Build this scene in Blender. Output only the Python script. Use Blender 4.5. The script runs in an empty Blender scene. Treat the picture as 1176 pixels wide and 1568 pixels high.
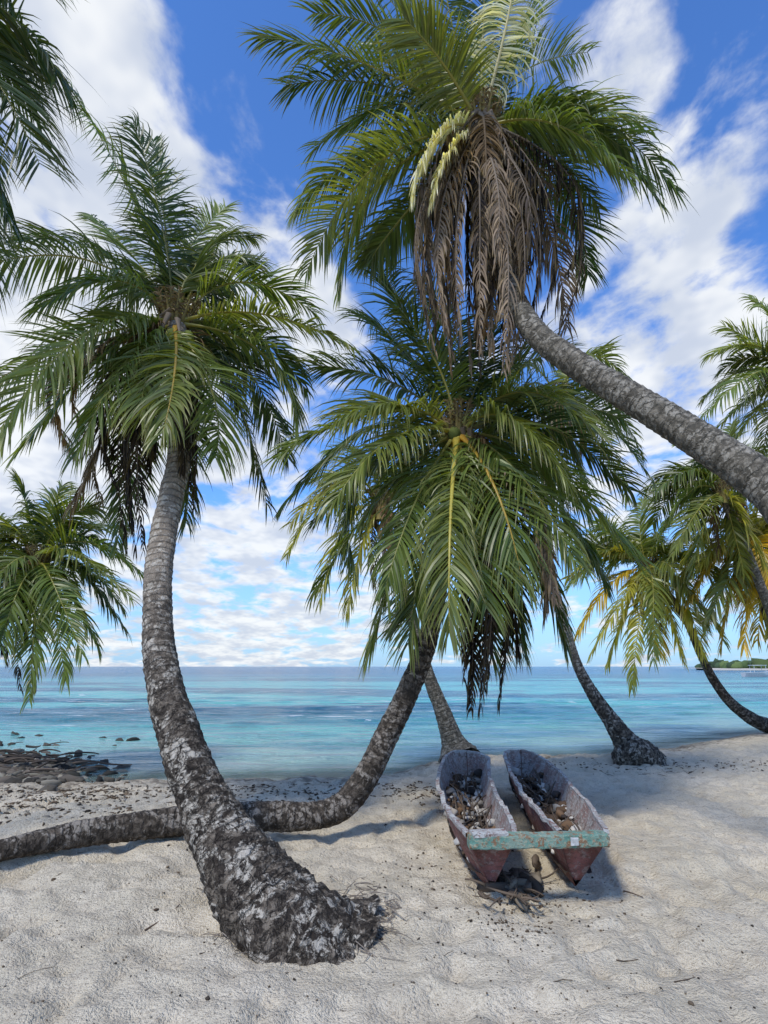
import bpy, math, random
import numpy as np
from mathutils import Vector
random.seed(7); rng=np.random.default_rng(7)
sc=bpy.context.scene
# ------------------------------------------------------------ camera & survey
F=934.0; CX,CY=588.0,784.0; PITCH=math.radians(14.2); CAMZ=1.6
cp,sp=math.cos(PITCH),math.sin(PITCH)
def at(px,py,Y):
    """world point seen on a given bearing of the survey photo, Y metres in front"""
    u=(px-CX)/F; v=(CY-py)/F
    d=np.array([u,cp-v*sp,sp+v*cp]); k=Y/d[1]
    return np.array([0,0,CAMZ])+d*k
def onz(px,py,z):
    u=(px-CX)/F; v=(CY-py)/F
    d=np.array([u,cp-v*sp,sp+v*cp]); k=(z-CAMZ)/d[2]
    return np.array([0,0,CAMZ])+d*k
def bear(px,py):
    d=at(px,py,1.0)-np.array([0,0,CAMZ]); return d/np.linalg.norm(d)
def cdepth(p): return p[1]*cp+(p[2]-CAMZ)*sp
cam=bpy.data.cameras.new("camera"); co=bpy.data.objects.new("camera",cam); sc.collection.objects.link(co)
cam.sensor_fit='VERTICAL'; cam.sensor_height=24; cam.lens=24*F/1568; cam.clip_end=12000; cam.clip_start=0.05
co.location=(0,0,CAMZ); co.rotation_euler=(math.pi/2+PITCH,0,0); sc.camera=co
sc.view_settings.view_transform='Standard'; sc.view_settings.look='None'; sc.view_settings.exposure=0
# ------------------------------------------------------------ noise
def hsh(ix,iy,seed):
    h=(ix.astype(np.int64)*374761393+iy.astype(np.int64)*668265263+seed*982451653)&0xffffffff
    h=((h^(h>>13))*1274126177)&0xffffffff
    return ((h^(h>>16))&0xffff)/65535.0
def vn(x,y,seed=0):
    x=np.asarray(x,float);y=np.asarray(y,float)
    ix=np.floor(x);iy=np.floor(y);fx=x-ix;fy=y-iy
    fx=fx*fx*(3-2*fx);fy=fy*fy*(3-2*fy)
    a=hsh(ix,iy,seed);b=hsh(ix+1,iy,seed);c=hsh(ix,iy+1,seed);d=hsh(ix+1,iy+1,seed)
    return (a+(b-a)*fx)*(1-fy)+(c+(d-c)*fx)*fy-0.5
# ------------------------------------------------------------ node helpers
def newmat(name):
    m=bpy.data.materials.new(name); m.use_nodes=True; nt=m.node_tree
    for n in list(nt.nodes): nt.nodes.remove(n)
    return m,nt
class NB:
    def __init__(s,nt): s.nt=nt
    def n(s,t,**k):
        nd=s.nt.nodes.new(t)
        for a,b in k.items():
            if a=='ins':
                for i,v in b.items():
                    if isinstance(v,bpy.types.NodeSocket): s.nt.links.new(v,nd.inputs[i])
                    else: nd.inputs[i].default_value=v
            else: setattr(nd,a,b)
        return nd
    def math(s,op,a,b=0.0,c=None,clamp=False):
        nd=s.n('ShaderNodeMath',operation=op,use_clamp=clamp)
        for i,v in enumerate([a,b]+([c] if c is not None else [])):
            if isinstance(v,bpy.types.NodeSocket): s.nt.links.new(v,nd.inputs[i])
            else: nd.inputs[i].default_value=v
        return nd.outputs[0]
    def mr(s,v,a,b,c=0.0,d=1.0,smooth=True):
        nd=s.n('ShaderNodeMapRange',interpolation_type='SMOOTHSTEP' if smooth else 'LINEAR')
        s.nt.links.new(v,nd.inputs[0])
        for i,q in enumerate([a,b,c,d]): nd.inputs[i+1].default_value=q
        return nd.outputs[0]
    def mix(s,f,a,b,bt='MIX'):
        nd=s.n('ShaderNodeMix',data_type='RGBA',blend_type=bt)
        for i,v in ((0,f),(6,a),(7,b)):
            if isinstance(v,bpy.types.NodeSocket): s.nt.links.new(v,nd.inputs[i])
            else: nd.inputs[i].default_value=v if i==0 else (tuple(v)+(1,))[:4]
        return nd.outputs[2]
    def noise(s,vec,scale,detail=4,rough=.55,dist=0.0):
        nd=s.n('ShaderNodeTexNoise'); 
        if vec is not None: s.nt.links.new(vec,nd.inputs['Vector'])
        nd.inputs['Scale'].default_value=scale; nd.inputs['Detail'].default_value=detail
        nd.inputs['Roughness'].default_value=rough; nd.inputs['Distortion'].default_value=dist
        return nd.outputs[0]
    def scalev(s,vec,sc3):
        nd=s.n('ShaderNodeMapping'); s.nt.links.new(vec,nd.inputs[0]); nd.inputs['Scale'].default_value=sc3
        return nd.outputs[0]
    def bump(s,h,strength,dist,nrm=None):
        nd=s.n('ShaderNodeBump'); s.nt.links.new(h,nd.inputs['Height'])
        nd.inputs['Strength'].default_value=strength; nd.inputs['Distance'].default_value=dist
        if nrm: s.nt.links.new(nrm,nd.inputs['Normal'])
        return nd.outputs[0]
    def out(s,sh): 
        o=s.n('ShaderNodeOutputMaterial'); s.nt.links.new(sh,o.inputs[0])
def princ(b,col,rough,nrm=None,spec=.5):
    p=b.n('ShaderNodeBsdfPrincipled')
    for k,v in (('Base Color',col),('Roughness',rough),('Specular IOR Level',spec)):
        if isinstance(v,bpy.types.NodeSocket): b.nt.links.new(v,p.inputs[k])
        else: p.inputs[k].default_value=(tuple(v)+(1,))[:4] if k=='Base Color' else v
    if nrm: b.nt.links.new(nrm,p.inputs['Normal'])
    return p
# ------------------------------------------------------------ mesh helper
def mkmesh(name,V,Fc,mats,parent=None,cols=None,uvs=None,smooth=True,matidx=None):
    me=bpy.data.meshes.new(name)
    V=np.asarray(V,float); 
    if isinstance(Fc,np.ndarray):
        nf=len(Fc);k=Fc.shape[1]
        me.vertices.add(len(V)); me.vertices.foreach_set('co',V.ravel())
        me.loops.add(nf*k); me.loops.foreach_set('vertex_index',Fc.ravel().astype(np.int32))
        me.polygons.add(nf); me.polygons.foreach_set('loop_start',np.arange(0,nf*k,k,dtype=np.int32))
        me.polygons.foreach_set('loop_total',np.full(nf,k,dtype=np.int32))
        me.update(calc_edges=True)
    else:
        me.from_pydata([tuple(v) for v in V],[],[tuple(f) for f in Fc])
    if not isinstance(mats,(list,tuple)): mats=[mats]
    for m in mats: me.materials.append(m)
    if matidx is not None: me.polygons.foreach_set('material_index',np.asarray(matidx,dtype=np.int32))
    me.polygons.foreach_set('use_smooth',np.full(len(me.polygons),smooth))
    if cols is not None:
        a=me.color_attributes.new('Col','FLOAT_COLOR','POINT')
        c=np.ones((len(V),4)); c[:,:3]=cols; a.data.foreach_set('color',c.ravel())
    if uvs is not None:
        l=me.uv_layers.new(name='UVMap'); vi=np.zeros(len(me.loops),dtype=np.int32); me.loops.foreach_get('vertex_index',vi)
        l.data.foreach_set('uv',np.asarray(uvs)[vi].ravel())
    me.validate(); me.update()
    o=bpy.data.objects.new(name,me); sc.collection.objects.link(o)
    if parent: o.parent=parent
    return o
def empty(name,loc=(0,0,0)):
    e=bpy.data.objects.new(name,None); sc.collection.objects.link(e); e.empty_display_size=.3; return e
class Acc:
    def __init__(s): s.V=[];s.F=[];s.C=[];s.n=0
    def add(s,V,Fq,C):
        V=np.asarray(V,float);s.V.append(V);s.F.append(np.asarray(Fq)+s.n)
        C=np.asarray(C,float)
        if C.ndim==1: C=np.tile(C,(len(V),1))
        s.C.append(C);s.n+=len(V)
    def make(s,name,mat,parent=None,smooth=True):
        return mkmesh(name,np.vstack(s.V),np.vstack(s.F),mat,parent,cols=np.vstack(s.C),smooth=smooth)
# ------------------------------------------------------------ shoreline / ground
WZ=-0.30
shore_px=[(-300,1205),(0,1203),(200,1198),(350,1200),(560,1194),(640,1182),(690,1166),(850,1164),(930,1160),(1010,1150),(1080,1136),(1176,1123),(1300,1112)]
sp_=np.array([onz(a,b,WZ)[:2] for a,b in shore_px]); sp_=sp_[np.argsort(sp_[:,0])]
def yshore(x):
    y=np.interp(x,sp_[:,0],sp_[:,1])
    y=y+np.where(x>sp_[-1,0],(x-sp_[-1,0])*.35,0)
    y=y-np.where(x<sp_[0,0],(sp_[0,0]-x)*.05,0)
    return np.clip(y,5,60)+vn(x*1.3,x*0+3,5)*.35+vn(x*4,x*0+3,6)*.14
def gz(x,y,fine=True):
    x=np.asarray(x,float);y=np.asarray(y,float)
    d=yshore(x)-y
    t=np.clip(d/2.6,0,1); t=t*t*(3-2*t)*.6+np.clip(d/.5,0,1)*.4
    z=np.where(d>0,WZ+.30*t,WZ+np.maximum(d*.10,-7)-0.02*np.clip(-d,0,1))
    land=np.clip((d+.3)/1.0,0,1)
    z=z+land*(vn(x*.45,y*.45,1)*.09+vn(x*1.7,y*1.7,2)*.05)
    if fine:
        xr=x*.8+y*.6; yr=y*.8-x*.6
        z=z+land*(vn(xr*4.2,yr*4.2,3)*.050+vn(x*8.5+3,y*8.5,4)*.045+vn(xr*18,yr*18,8)*.022)
        foot=vn(xr*3.4+9,yr*3.4,11); z=z-land*np.clip(foot-.14,0,.2)*.24
        foot=vn(x*5.1+9,y*5.1,17); z=z-land*np.clip(foot-.2,0,.15)*.22
    return z
def axis(a,b,step,far,g=1.25):
    c=list(np.arange(a,b,step)); s=step;v=c[-1]
    hi=[]
    while v<far: s*=g; v+=s; hi.append(v)
    s=step;v=a;lo=[]
    while v>-far: s*=g; v-=s; lo.append(v)
    return np.array(lo[::-1]+c+hi)
xs=axis(-7,9,.033,4500); ys=axis(2.2,14,.033,4500)
X,Y=np.meshgrid(xs,ys)
Z=gz(X,Y)
nx,ny=len(xs),len(ys)
idx=np.arange(nx*ny).reshape(ny,nx)
Q=np.stack([idx[:-1,:-1],idx[:-1,1:],idx[1:,1:],idx[1:,:-1]],-1).reshape(-1,4)
dsh=(yshore(X)-Y).ravel()
gcol=np.stack([np.clip(dsh/3,0,1),np.clip(-dsh/4,0,1),dsh*0],-1)
# sand
m_sand,nt=newmat('sand'); b=NB(nt)
pos=b.n('ShaderNodeNewGeometry').outputs['Position']
att=b.n('ShaderNodeAttribute',attribute_name='Col'); sep=b.n('ShaderNodeSeparateXYZ',ins={0:att.outputs['Color']})
n1=b.noise(pos,.9,3,.6); n2=b.noise(pos,6,6,.72); n3=b.noise(pos,48,2,.7); n4=b.noise(pos,190,1,.7)
c=b.mix(b.mr(n1,.35,.65),(.66,.575,.435),(.56,.485,.355))
c=b.mix(b.mr(n2,.42,.66,0,.65),c,(.44,.375,.28))
c=b.mix(b.mr(n3,.55,.69,0,.55),c,(.27,.22,.16))
c=b.mix(b.mr(n4,.58,.72,0,.55),c,(.82,.75,.62))
damp=b.math('MULTIPLY',b.math('SUBTRACT',1.0,b.mr(sep.outputs[0],.0,.55)),b.mr(n2,.2,.6,.5,1))
c=b.mix(damp,c,(.31,.255,.18))
wr=b.noise(b.scalev(pos,(1.0,2.2,1)),3.2,5,.75)
wrack=b.math('MULTIPLY',b.mr(sep.outputs[0],.02,.25),b.math('SUBTRACT',1,b.mr(sep.outputs[0],.35,.9)))
wrack=b.math('MULTIPLY',wrack,b.mr(wr,.48,.60))
c=b.mix(b.math('MULTIPLY',wrack,.7),c,(.11,.08,.055))
c=b.mix(b.mr(sep.outputs[1],0,.15),c,(.42,.42,.34))
h=b.math('ADD',b.math('MULTIPLY',n2,.8),b.math('ADD',b.math('MULTIPLY',n3,.20),b.math('MULTIPLY',n4,.06)))
nr=b.bump(h,1.0,.075)
b.out(princ(b,c,.9,nr,.2).outputs[0])
mkmesh('sand_beach_ground',np.stack([X.ravel(),Y.ravel(),Z.ravel()],-1),Q,m_sand,cols=gcol)
# ------------------------------------------------------------ sea
sx=axis(-20,24,.22,5000,1.3); sy=axis(6,34,.10,5000,1.18); sy=sy[sy>5]
SX,SY=np.meshgrid(sx,sy); idx=np.arange(SX.size).reshape(SX.shape)
Q=np.stack([idx[:-1,:-1],idx[:-1,1:],idx[1:,1:],idx[1:,:-1]],-1).reshape(-1,4)
off=np.clip((SY-yshore(SX)),0,400)
amp=np.clip(off/6,0.15,1)*np.clip((160-off)/100,0,1)
SZ=WZ+amp*(vn(SX*.35,SY*1.1,21)*.11+vn(SX*.9+SY*.2,SY*2.6,22)*.07)
scol=np.stack([np.clip(off/60,0,1).ravel(),np.clip(off/2.2,0,1).ravel(),np.clip(off/400,0,1).ravel()],-1)
m_sea,nt=newmat('sea_water'); b=NB(nt)
pos=b.n('ShaderNodeNewGeometry').outputs['Position']
att=b.n('ShaderNodeAttribute',attribute_name='Col'); sep=b.n('ShaderNodeSeparateXYZ',ins={0:att.outputs['Color']})
big=b.noise(b.scalev(pos,(.022,.075,1)),1.0,4,.6,.4)
big2=b.noise(b.scalev(pos,(.12,.42,1)),1.0,5,.65,.5)
c=b.mix(b.mr(sep.outputs[0],0,.20),(.26,.39,.36),(.11,.45,.42))
c=b.mix(b.mr(sep.outputs[2],.08,.42),c,(.008,.12,.27))
c=b.mix(b.math('MULTIPLY',b.mr(big,.46,.53),b.mr(sep.outputs[0],.06,.3,0,.9)),c,(.015,.09,.16))
c=b.mix(b.mr(big2,.50,.60,0,.55),c,(.05,.20,.27))
w1=b.noise(b.scalev(pos,(1.6,4.2,1)),1.0,4,.62,.3); w2=b.noise(b.scalev(pos,(7,16,1)),1.0,2,.6,.2); w3=b.noise(b.scalev(pos,(.18,.75,1)),1.0,4,.6,.3)
h=b.math('ADD',b.math('MULTIPLY',w1,.7),b.math('ADD',b.math('MULTIPLY',w2,.16),b.math('MULTIPLY',w3,3.4)))
nr=b.bump(h,1.0,.5)
fo=b.noise(b.scalev(pos,(.20,1.4,1)),1.0,5,.75,.6)
foam=b.math('MULTIPLY',b.math('MULTIPLY',b.mr(fo,.605,.65),.9),b.math('MULTIPLY',b.mr(sep.outputs[0],.12,.2),b.math('SUBTRACT',1,b.mr(sep.outputs[0],.6,.9))))
edge=b.math('SUBTRACT',1,b.mr(sep.outputs[1],.02,.14)); edge=b.math('MULTIPLY',edge,b.mr(b.noise(pos,5,5,.7),.42,.6,0,.5))
c=b.mix(b.math('MAXIMUM',foam,edge),c,(.80,.82,.82))
p=princ(b,c,.14,nr,.32); p.inputs['IOR'].default_value=1.33
tr=b.n('ShaderNodeBsdfTransparent'); mx=b.n('ShaderNodeMixShader')
nt.links.new(b.math('ADD',b.mr(sep.outputs[1],0,1,.25,1),0,clamp=True),mx.inputs[0]); nt.links.new(tr.outputs[0],mx.inputs[1]); nt.links.new(p.outputs[0],mx.inputs[2])
b.out(mx.outputs[0])
mkmesh('sea_water',np.stack([SX.ravel(),SY.ravel(),SZ.ravel()],-1),Q,m_sea,cols=scol)
# ------------------------------------------------------------ palm materials
def leafmat(name,rough,trans,spec=.35):
    m,nt=newmat(name); b=NB(nt)
    c=b.n('ShaderNodeAttribute',attribute_name='Col').outputs['Color']
    p=princ(b,c,rough,None,spec)
    if trans<=0: b.out(p.outputs[0]); return m
    t=b.n('ShaderNodeBsdfTranslucent'); nt.links.new(b.mix(1.0,c,(1.9,1.8,.6),'MULTIPLY'),t.inputs[0])
    mx=b.n('ShaderNodeMixShader'); mx.inputs[0].default_value=trans
    nt.links.new(p.outputs[0],mx.inputs[1]); nt.links.new(t.outputs[0],mx.inputs[2]); b.out(mx.outputs[0]); return m
m_leaf=leafmat('palm_leaf',.38,.38,.5); m_dead=leafmat('dead_palm_leaf',.85,.12,.2)
def barkmat(name,dark,mid,pale,split,amt=.85,crk=.0):
    """split: height along trunk (m) below which the bark is dark and blotchy"""
    m,nt=newmat(name); b=NB(nt)
    uv=b.n('ShaderNodeTexCoord').outputs['UV']; pos=b.n('ShaderNodeNewGeometry').outputs['Position']
    s=b.n('ShaderNodeSeparateXYZ',ins={0:uv})
    wob=b.noise(pos,5,4,.65)
    n1=b.noise(pos,6,5,.7,.8); n2=b.noise(pos,17,5,.72,.6); n3=b.noise(pos,2.2,3,.5)
    lowf=b.math('SUBTRACT',1.0,b.mr(b.math('ADD',s.outputs[1],b.math('MULTIPLY',n3,1.4)),split*.7+.5,split*1.2+1.0))
    v=b.math('ADD',s.outputs[1],b.math('MULTIPLY',wob,b.math('ADD',.05,b.math('MULTIPLY',lowf,.12))))
    ring=b.math('FRACT',b.math('MULTIPLY',v,14.0))
    rl=b.math('SUBTRACT',1.0,b.mr(b.math('ABSOLUTE',b.math('SUBTRACT',ring,.5)),.0,.20))
    rl=b.math('MULTIPLY',rl,b.mr(n1,.35,.6,.4,1))
    fib=b.noise(b.scalev(pos,(1,1,.30)),55,3,.7)
    up=b.mix(b.mr(n2,.35,.7),mid,tuple(x*1.5 for x in mid))
    lo=b.mix(b.mr(n2,.42,.62),dark,tuple(x*.8 for x in mid))
    c=b.mix(lowf,up,lo)
    blot=b.math('MULTIPLY',b.mr(n1,.49,.56),b.mr(n2,.43,.53))
    c=b.mix(b.math('MULTIPLY',blot,amt),c,pale)
    c=b.mix(b.math('MULTIPLY',rl,.6),c,tuple(x*.9 for x in dark))
    hh=rl
    if crk>0:
        cn=b.noise(pos,9,4,.7,1.2)
        crack=b.math('MULTIPLY',b.math('SUBTRACT',1,b.mr(b.math('ABSOLUTE',b.math('SUBTRACT',cn,.5)),.0,.026)),b.math('MULTIPLY',lowf,crk))
        c=b.mix(crack,c,tuple(x*.6 for x in dark)); hh=b.math('ADD',rl,crack)
    c=b.mix(b.mr(fib,.53,.70,0,.6),c,tuple(x*.7 for x in dark))
    h=b.math('ADD',b.math('ADD',b.math('MULTIPLY',hh,-.5),b.math('MULTIPLY',fib,.45)),b.math('MULTIPLY',n2,.8))
    b.out(princ(b,c,.85,b.bump(h,1.0,.022),.2).outputs[0]); return m
m_barkA=barkmat('palm_bark_old',(.035,.027,.020),(.23,.19,.145),(.50,.45,.37),3.0,.85,.8)
m_barkB=barkmat('palm_bark_grey',(.08,.07,.052),(.27,.235,.18),(.42,.38,.31),-3,.5)
m_barkC=barkmat('palm_bark_dark',(.034,.027,.020),(.16,.13,.10),(.36,.32,.27),9,.6)
# ------------------------------------------------------------ trunk
def catmull(P,n):
    P=np.asarray(P,float); E=np.vstack([2*P[0]-P[1],P,2*P[-1]-P[-2]]); out=[]
    for i in range(1,len(E)-2):
        t=np.linspace(0,1,n,endpoint=False)[:,None]
        a,b_,c,d=E[i-1],E[i],E[i+1],E[i+2]
        out.append(.5*((2*b_)+(-a+c)*t+(2*a-5*b_+4*c-d)*t*t+(-a+3*b_-3*c+d)*t**3))
    out.append(E[-2][None]); return np.vstack(out)
def unit(v): return v/np.maximum(np.linalg.norm(v,axis=-1,keepdims=True),1e-9)
def trunk(spec,mat,parent,sides=28,step=.02,lump=.06,world=None,flare_rough=0,wk=.92):
    rows=[]
    if world: rows+= [list(w) for w in world]
    for px,py,Yd,w in spec:
        p=at(px,py,Yd); rows.append([*p, wk*w/2*cdepth(p)/F])
    R=catmull(rows,14)
    seg=np.linalg.norm(np.diff(R[:,:3],axis=0),axis=1); s=np.r_[0,np.cumsum(seg)]
    n=max(12,int(s[-1]/step)); ss=np.linspace(0,s[-1],n)
    P=np.stack([np.interp(ss,s,R[:,k]) for k in range(4)],-1)
    T=unit(np.gradient(P[:,:3],axis=0))
    ref=np.array([0.,1.,0.]); N=np.zeros_like(T); r0=ref-T[0]*ref.dot(T[0]); N[0]=r0/np.linalg.norm(r0)
    for i in range(1,n):
        v=N[i-1]-T[i]*N[i-1].dot(T[i]); N[i]=v/np.linalg.norm(v)
    B=np.cross(T,N); th=np.linspace(0,2*np.pi,sides,endpoint=False)
    sv=ss[:,None]; tt=th[None]
    ct,st=np.cos(tt),np.sin(tt)
    vv=sv+ .018*np.sin(tt+sv*3)+vn(sv*1.0+0*tt,2*ct+5,31)*.05+vn(sv*3+9,3*st+5,39)*.03
    ring=(vv*12.5)%1.0
    ramp=.03+.03*(vn(sv*4,ct*2+3,38)+.5)
    prof=(ring**1.6)*ramp*1.3-.03
    rad=P[:,3][:,None]*(1+prof+lump*(vn(sv*5,ct*2+7,32)+vn(sv*5+50,st*2+7,33))+lump*.6*(vn(sv*16,ct*5+7,34)+vn(sv*16,st*5,35)))
    if flare_rough: 
        k=np.exp(-sv/.6)*flare_rough
        rad=rad*(1+k*(np.abs(np.sin(tt*4.5+2*vn(sv*3,tt*0,36)))-.5+vn(sv*9,ct*6+9,37)*1.5))
    V=P[:,None,:3]+rad[...,None]*(ct[...,None]*N[:,None]+st[...,None]*B[:,None])
    ii=np.arange(n*sides).reshape(n,sides); jj=np.roll(ii,-1,axis=1)
    Q=np.stack([ii[:-1],jj[:-1],jj[1:],ii[1:]],-1).reshape(-1,4)
    uv=np.stack([np.broadcast_to(tt/6.283,(n,sides)).ravel(),np.broadcast_to(sv,(n,sides)).ravel()],-1)
    mkmesh('trunk',V.reshape(-1,3),Q,mat,parent,uvs=uv)
    return P
# ------------------------------------------------------------ frond
Zu=np.array([0,0,1.])
def frond(acc,p0,pm,p2,L=.75,n=62,droop=.5,col=(.05,.09,.02),rcol=(.25,.24,.06),w=.036,roll=0.,vee=.25,seed=0,start=.12,rr=.022,wind=(0,0,0),ragged=.0,segs=5):
    r=np.random.default_rng(seed)
    p0,pm,p2=map(lambda q:np.asarray(q,float),(p0,pm,p2))
    pc=2*pm-(p0+p2)/2
    def bz(t): t=t[:,None]; return (1-t)**2*p0+2*t*(1-t)*pc+t*t*p2
    def bt(t): t=t[:,None]; return unit(2*(1-t)*(pc-p0)+2*t*(p2-pc))
    H=p2-p0; H=np.array([H[0],H[1],0.]); 
    if np.linalg.norm(H)<.05: H=np.array([0,-1.,0])
    H/=np.linalg.norm(H); S0=np.cross(H,Zu)
    def frame(t):
        T=bt(t); S=unit(S0-T*(T@S0)[:,None]); N=np.cross(S,T)
        a=roll*(.5+t)[:,None]; return T,S*np.cos(a)+N*np.sin(a),N*np.cos(a)-S*np.sin(a)
    k=16; t=np.linspace(0,1,k); T,S,N=frame(t); C=bz(t); sd=6; th=np.linspace(0,2*np.pi,sd,endpoint=False)
    rad=rr*(1-.86*t)+rr*1.2*np.exp(-t/.05)
    V=C[:,None]+rad[:,None,None]*(1.25*np.cos(th)[None,:,None]*S[:,None]+.8*np.sin(th)[None,:,None]*N[:,None])
    ii=np.arange(k*sd).reshape(k,sd); jj=np.roll(ii,-1,axis=1)
    rc=np.asarray(rcol); lc=np.asarray(col)
    cc=rc[None]*(1-t[:,None])+(.7*rc+.5*lc)[None]*t[:,None]
    acc.add(V.reshape(-1,3),np.stack([ii[:-1],jj[:-1],jj[1:],ii[1:]],-1).reshape(-1,4),np.repeat(cc,sd,0))
    t=np.repeat(np.linspace(start,1.,n),2)+r.uniform(-.004,.004,2*n); t=np.clip(t,0,1)
    sg=np.tile([-1.,1.],n); T,S,N=frame(t); C=bz(t)
    ln=L*(.55+.45*np.clip((t-start)/.15,0,1))*(1-.50*np.clip((t-.6)/.4,0,1)**1.6)*r.uniform(.80,1.10,2*n)
    torn=vn(t*9+seed*3.7,sg*5,71)
    ln*=np.where(torn>.30,.65,1)
    if ragged: 
        ln*=np.where(r.random(2*n)<ragged,r.uniform(.1,.6,2*n),1)
    ang=np.radians(66-40*np.clip((t-start)/(1-start),0,1)**1.4)+r.normal(0,.08,2*n)+vn(t*7+seed,sg*3,72)*.32
    D=S*(sg*np.sin(ang))[:,None]+T*np.cos(ang)[:,None]+N*(vee*(1-.5*t)+r.normal(0,.12,2*n)+vn(t*6+seed,sg*2,73)*.45)[:,None]
    D=unit(D)
    wd=T-D*np.sum(T*D,1)[:,None]+.25*N; wd=unit(wd-D*np.sum(wd*D,1)[:,None])
    nn=np.cross(D,wd); tw=r.normal(0,.6,2*n)[:,None]; wd=wd*np.cos(tw)+nn*np.sin(tw)
    g=np.array([0,0,-1.])+np.asarray(wind)
    pos=C.copy(); rows=[]; ws=[.55,1.,.95,.75,.42,.03] if segs==5 else list(np.interp(np.linspace(0,1,segs+1),[0,.2,.6,1],[.55,1,.8,.03]))
    dr=droop*r.uniform(.5,1.5,2*n)*(1+1.2*vn(t*5+seed,sg*4,74))
    for s in range(segs+1):
        hw=w*.5*ws[s]*(.6+.4*ln/L)
        rows.append(pos-wd*hw[:,None]); rows.append(pos+wd*hw[:,None])
        D=unit(D+g[None]*(dr*(s+1)*.462/segs)[:,None])
        wd=unit(wd-D*np.sum(wd*D,1)[:,None])
        pos=pos+D*(ln/segs)[:,None]
    V=np.stack(rows,1)
    m=V.shape[1]; base=(np.arange(2*n)*m)[:,None]
    q=np.concatenate([np.stack([base[:,0]+2*s,base[:,0]+2*s+1,base[:,0]+2*s+3,base[:,0]+2*s+2],-1) for s in range(segs)],0)
    var=r.uniform(.7,1.4,(2*n,1)); yel=np.clip(r.normal(0,.14,(2*n,1)),-.1,.6)
    lcv=lc[None]*var+yel*np.array([[.12,.08,0]])
    CC=np.repeat(lcv[:,None,:],m,1)
    tipk=(np.arange(m)//2/segs)[None,:,None]**5*r.uniform(0,1,(2*n,1,1))
    CC=CC*(1-tipk)+np.array([.26,.20,.08])*tipk
    acc.add(V.reshape(-1,3),q,np.clip(CC.reshape(-1,3),.004,1))
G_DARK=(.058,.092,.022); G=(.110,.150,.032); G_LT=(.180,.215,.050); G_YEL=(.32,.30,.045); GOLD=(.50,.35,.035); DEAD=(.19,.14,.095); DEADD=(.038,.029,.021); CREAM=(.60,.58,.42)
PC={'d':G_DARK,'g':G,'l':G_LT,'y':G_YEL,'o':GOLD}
def coconut_cluster(parent,c,n,sz,col,seed):
    r=np.random.default_rng(seed); acc=Acc()
    for i in range(n):
        a=r.uniform(0,6.28); p=c+np.array([math.cos(a)*r.uniform(.12,.22),math.sin(a)*r.uniform(.12,.22),r.uniform(-.34,-.12)])
        nu,nv=10,7; u=np.linspace(0,2*np.pi,nu,endpoint=False); v=np.linspace(.02,np.pi-.02,nv)
        U,Vv=np.meshgrid(u,v); V=np.stack([np.sin(Vv)*np.cos(U),np.sin(Vv)*np.sin(U),np.cos(Vv)*1.2],-1)*sz*r.uniform(.8,1.1)+p
        ii=np.arange(nu*nv).reshape(nv,nu); jj=np.roll(ii,-1,1)
        acc.add(V.reshape(-1,3),np.stack([ii[:-1],jj[:-1],jj[1:],ii[1:]],-1).reshape(-1,4),np.array(col)*r.uniform(.6,1.2))
    acc.make('coconuts',m_dead,parent)
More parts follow.
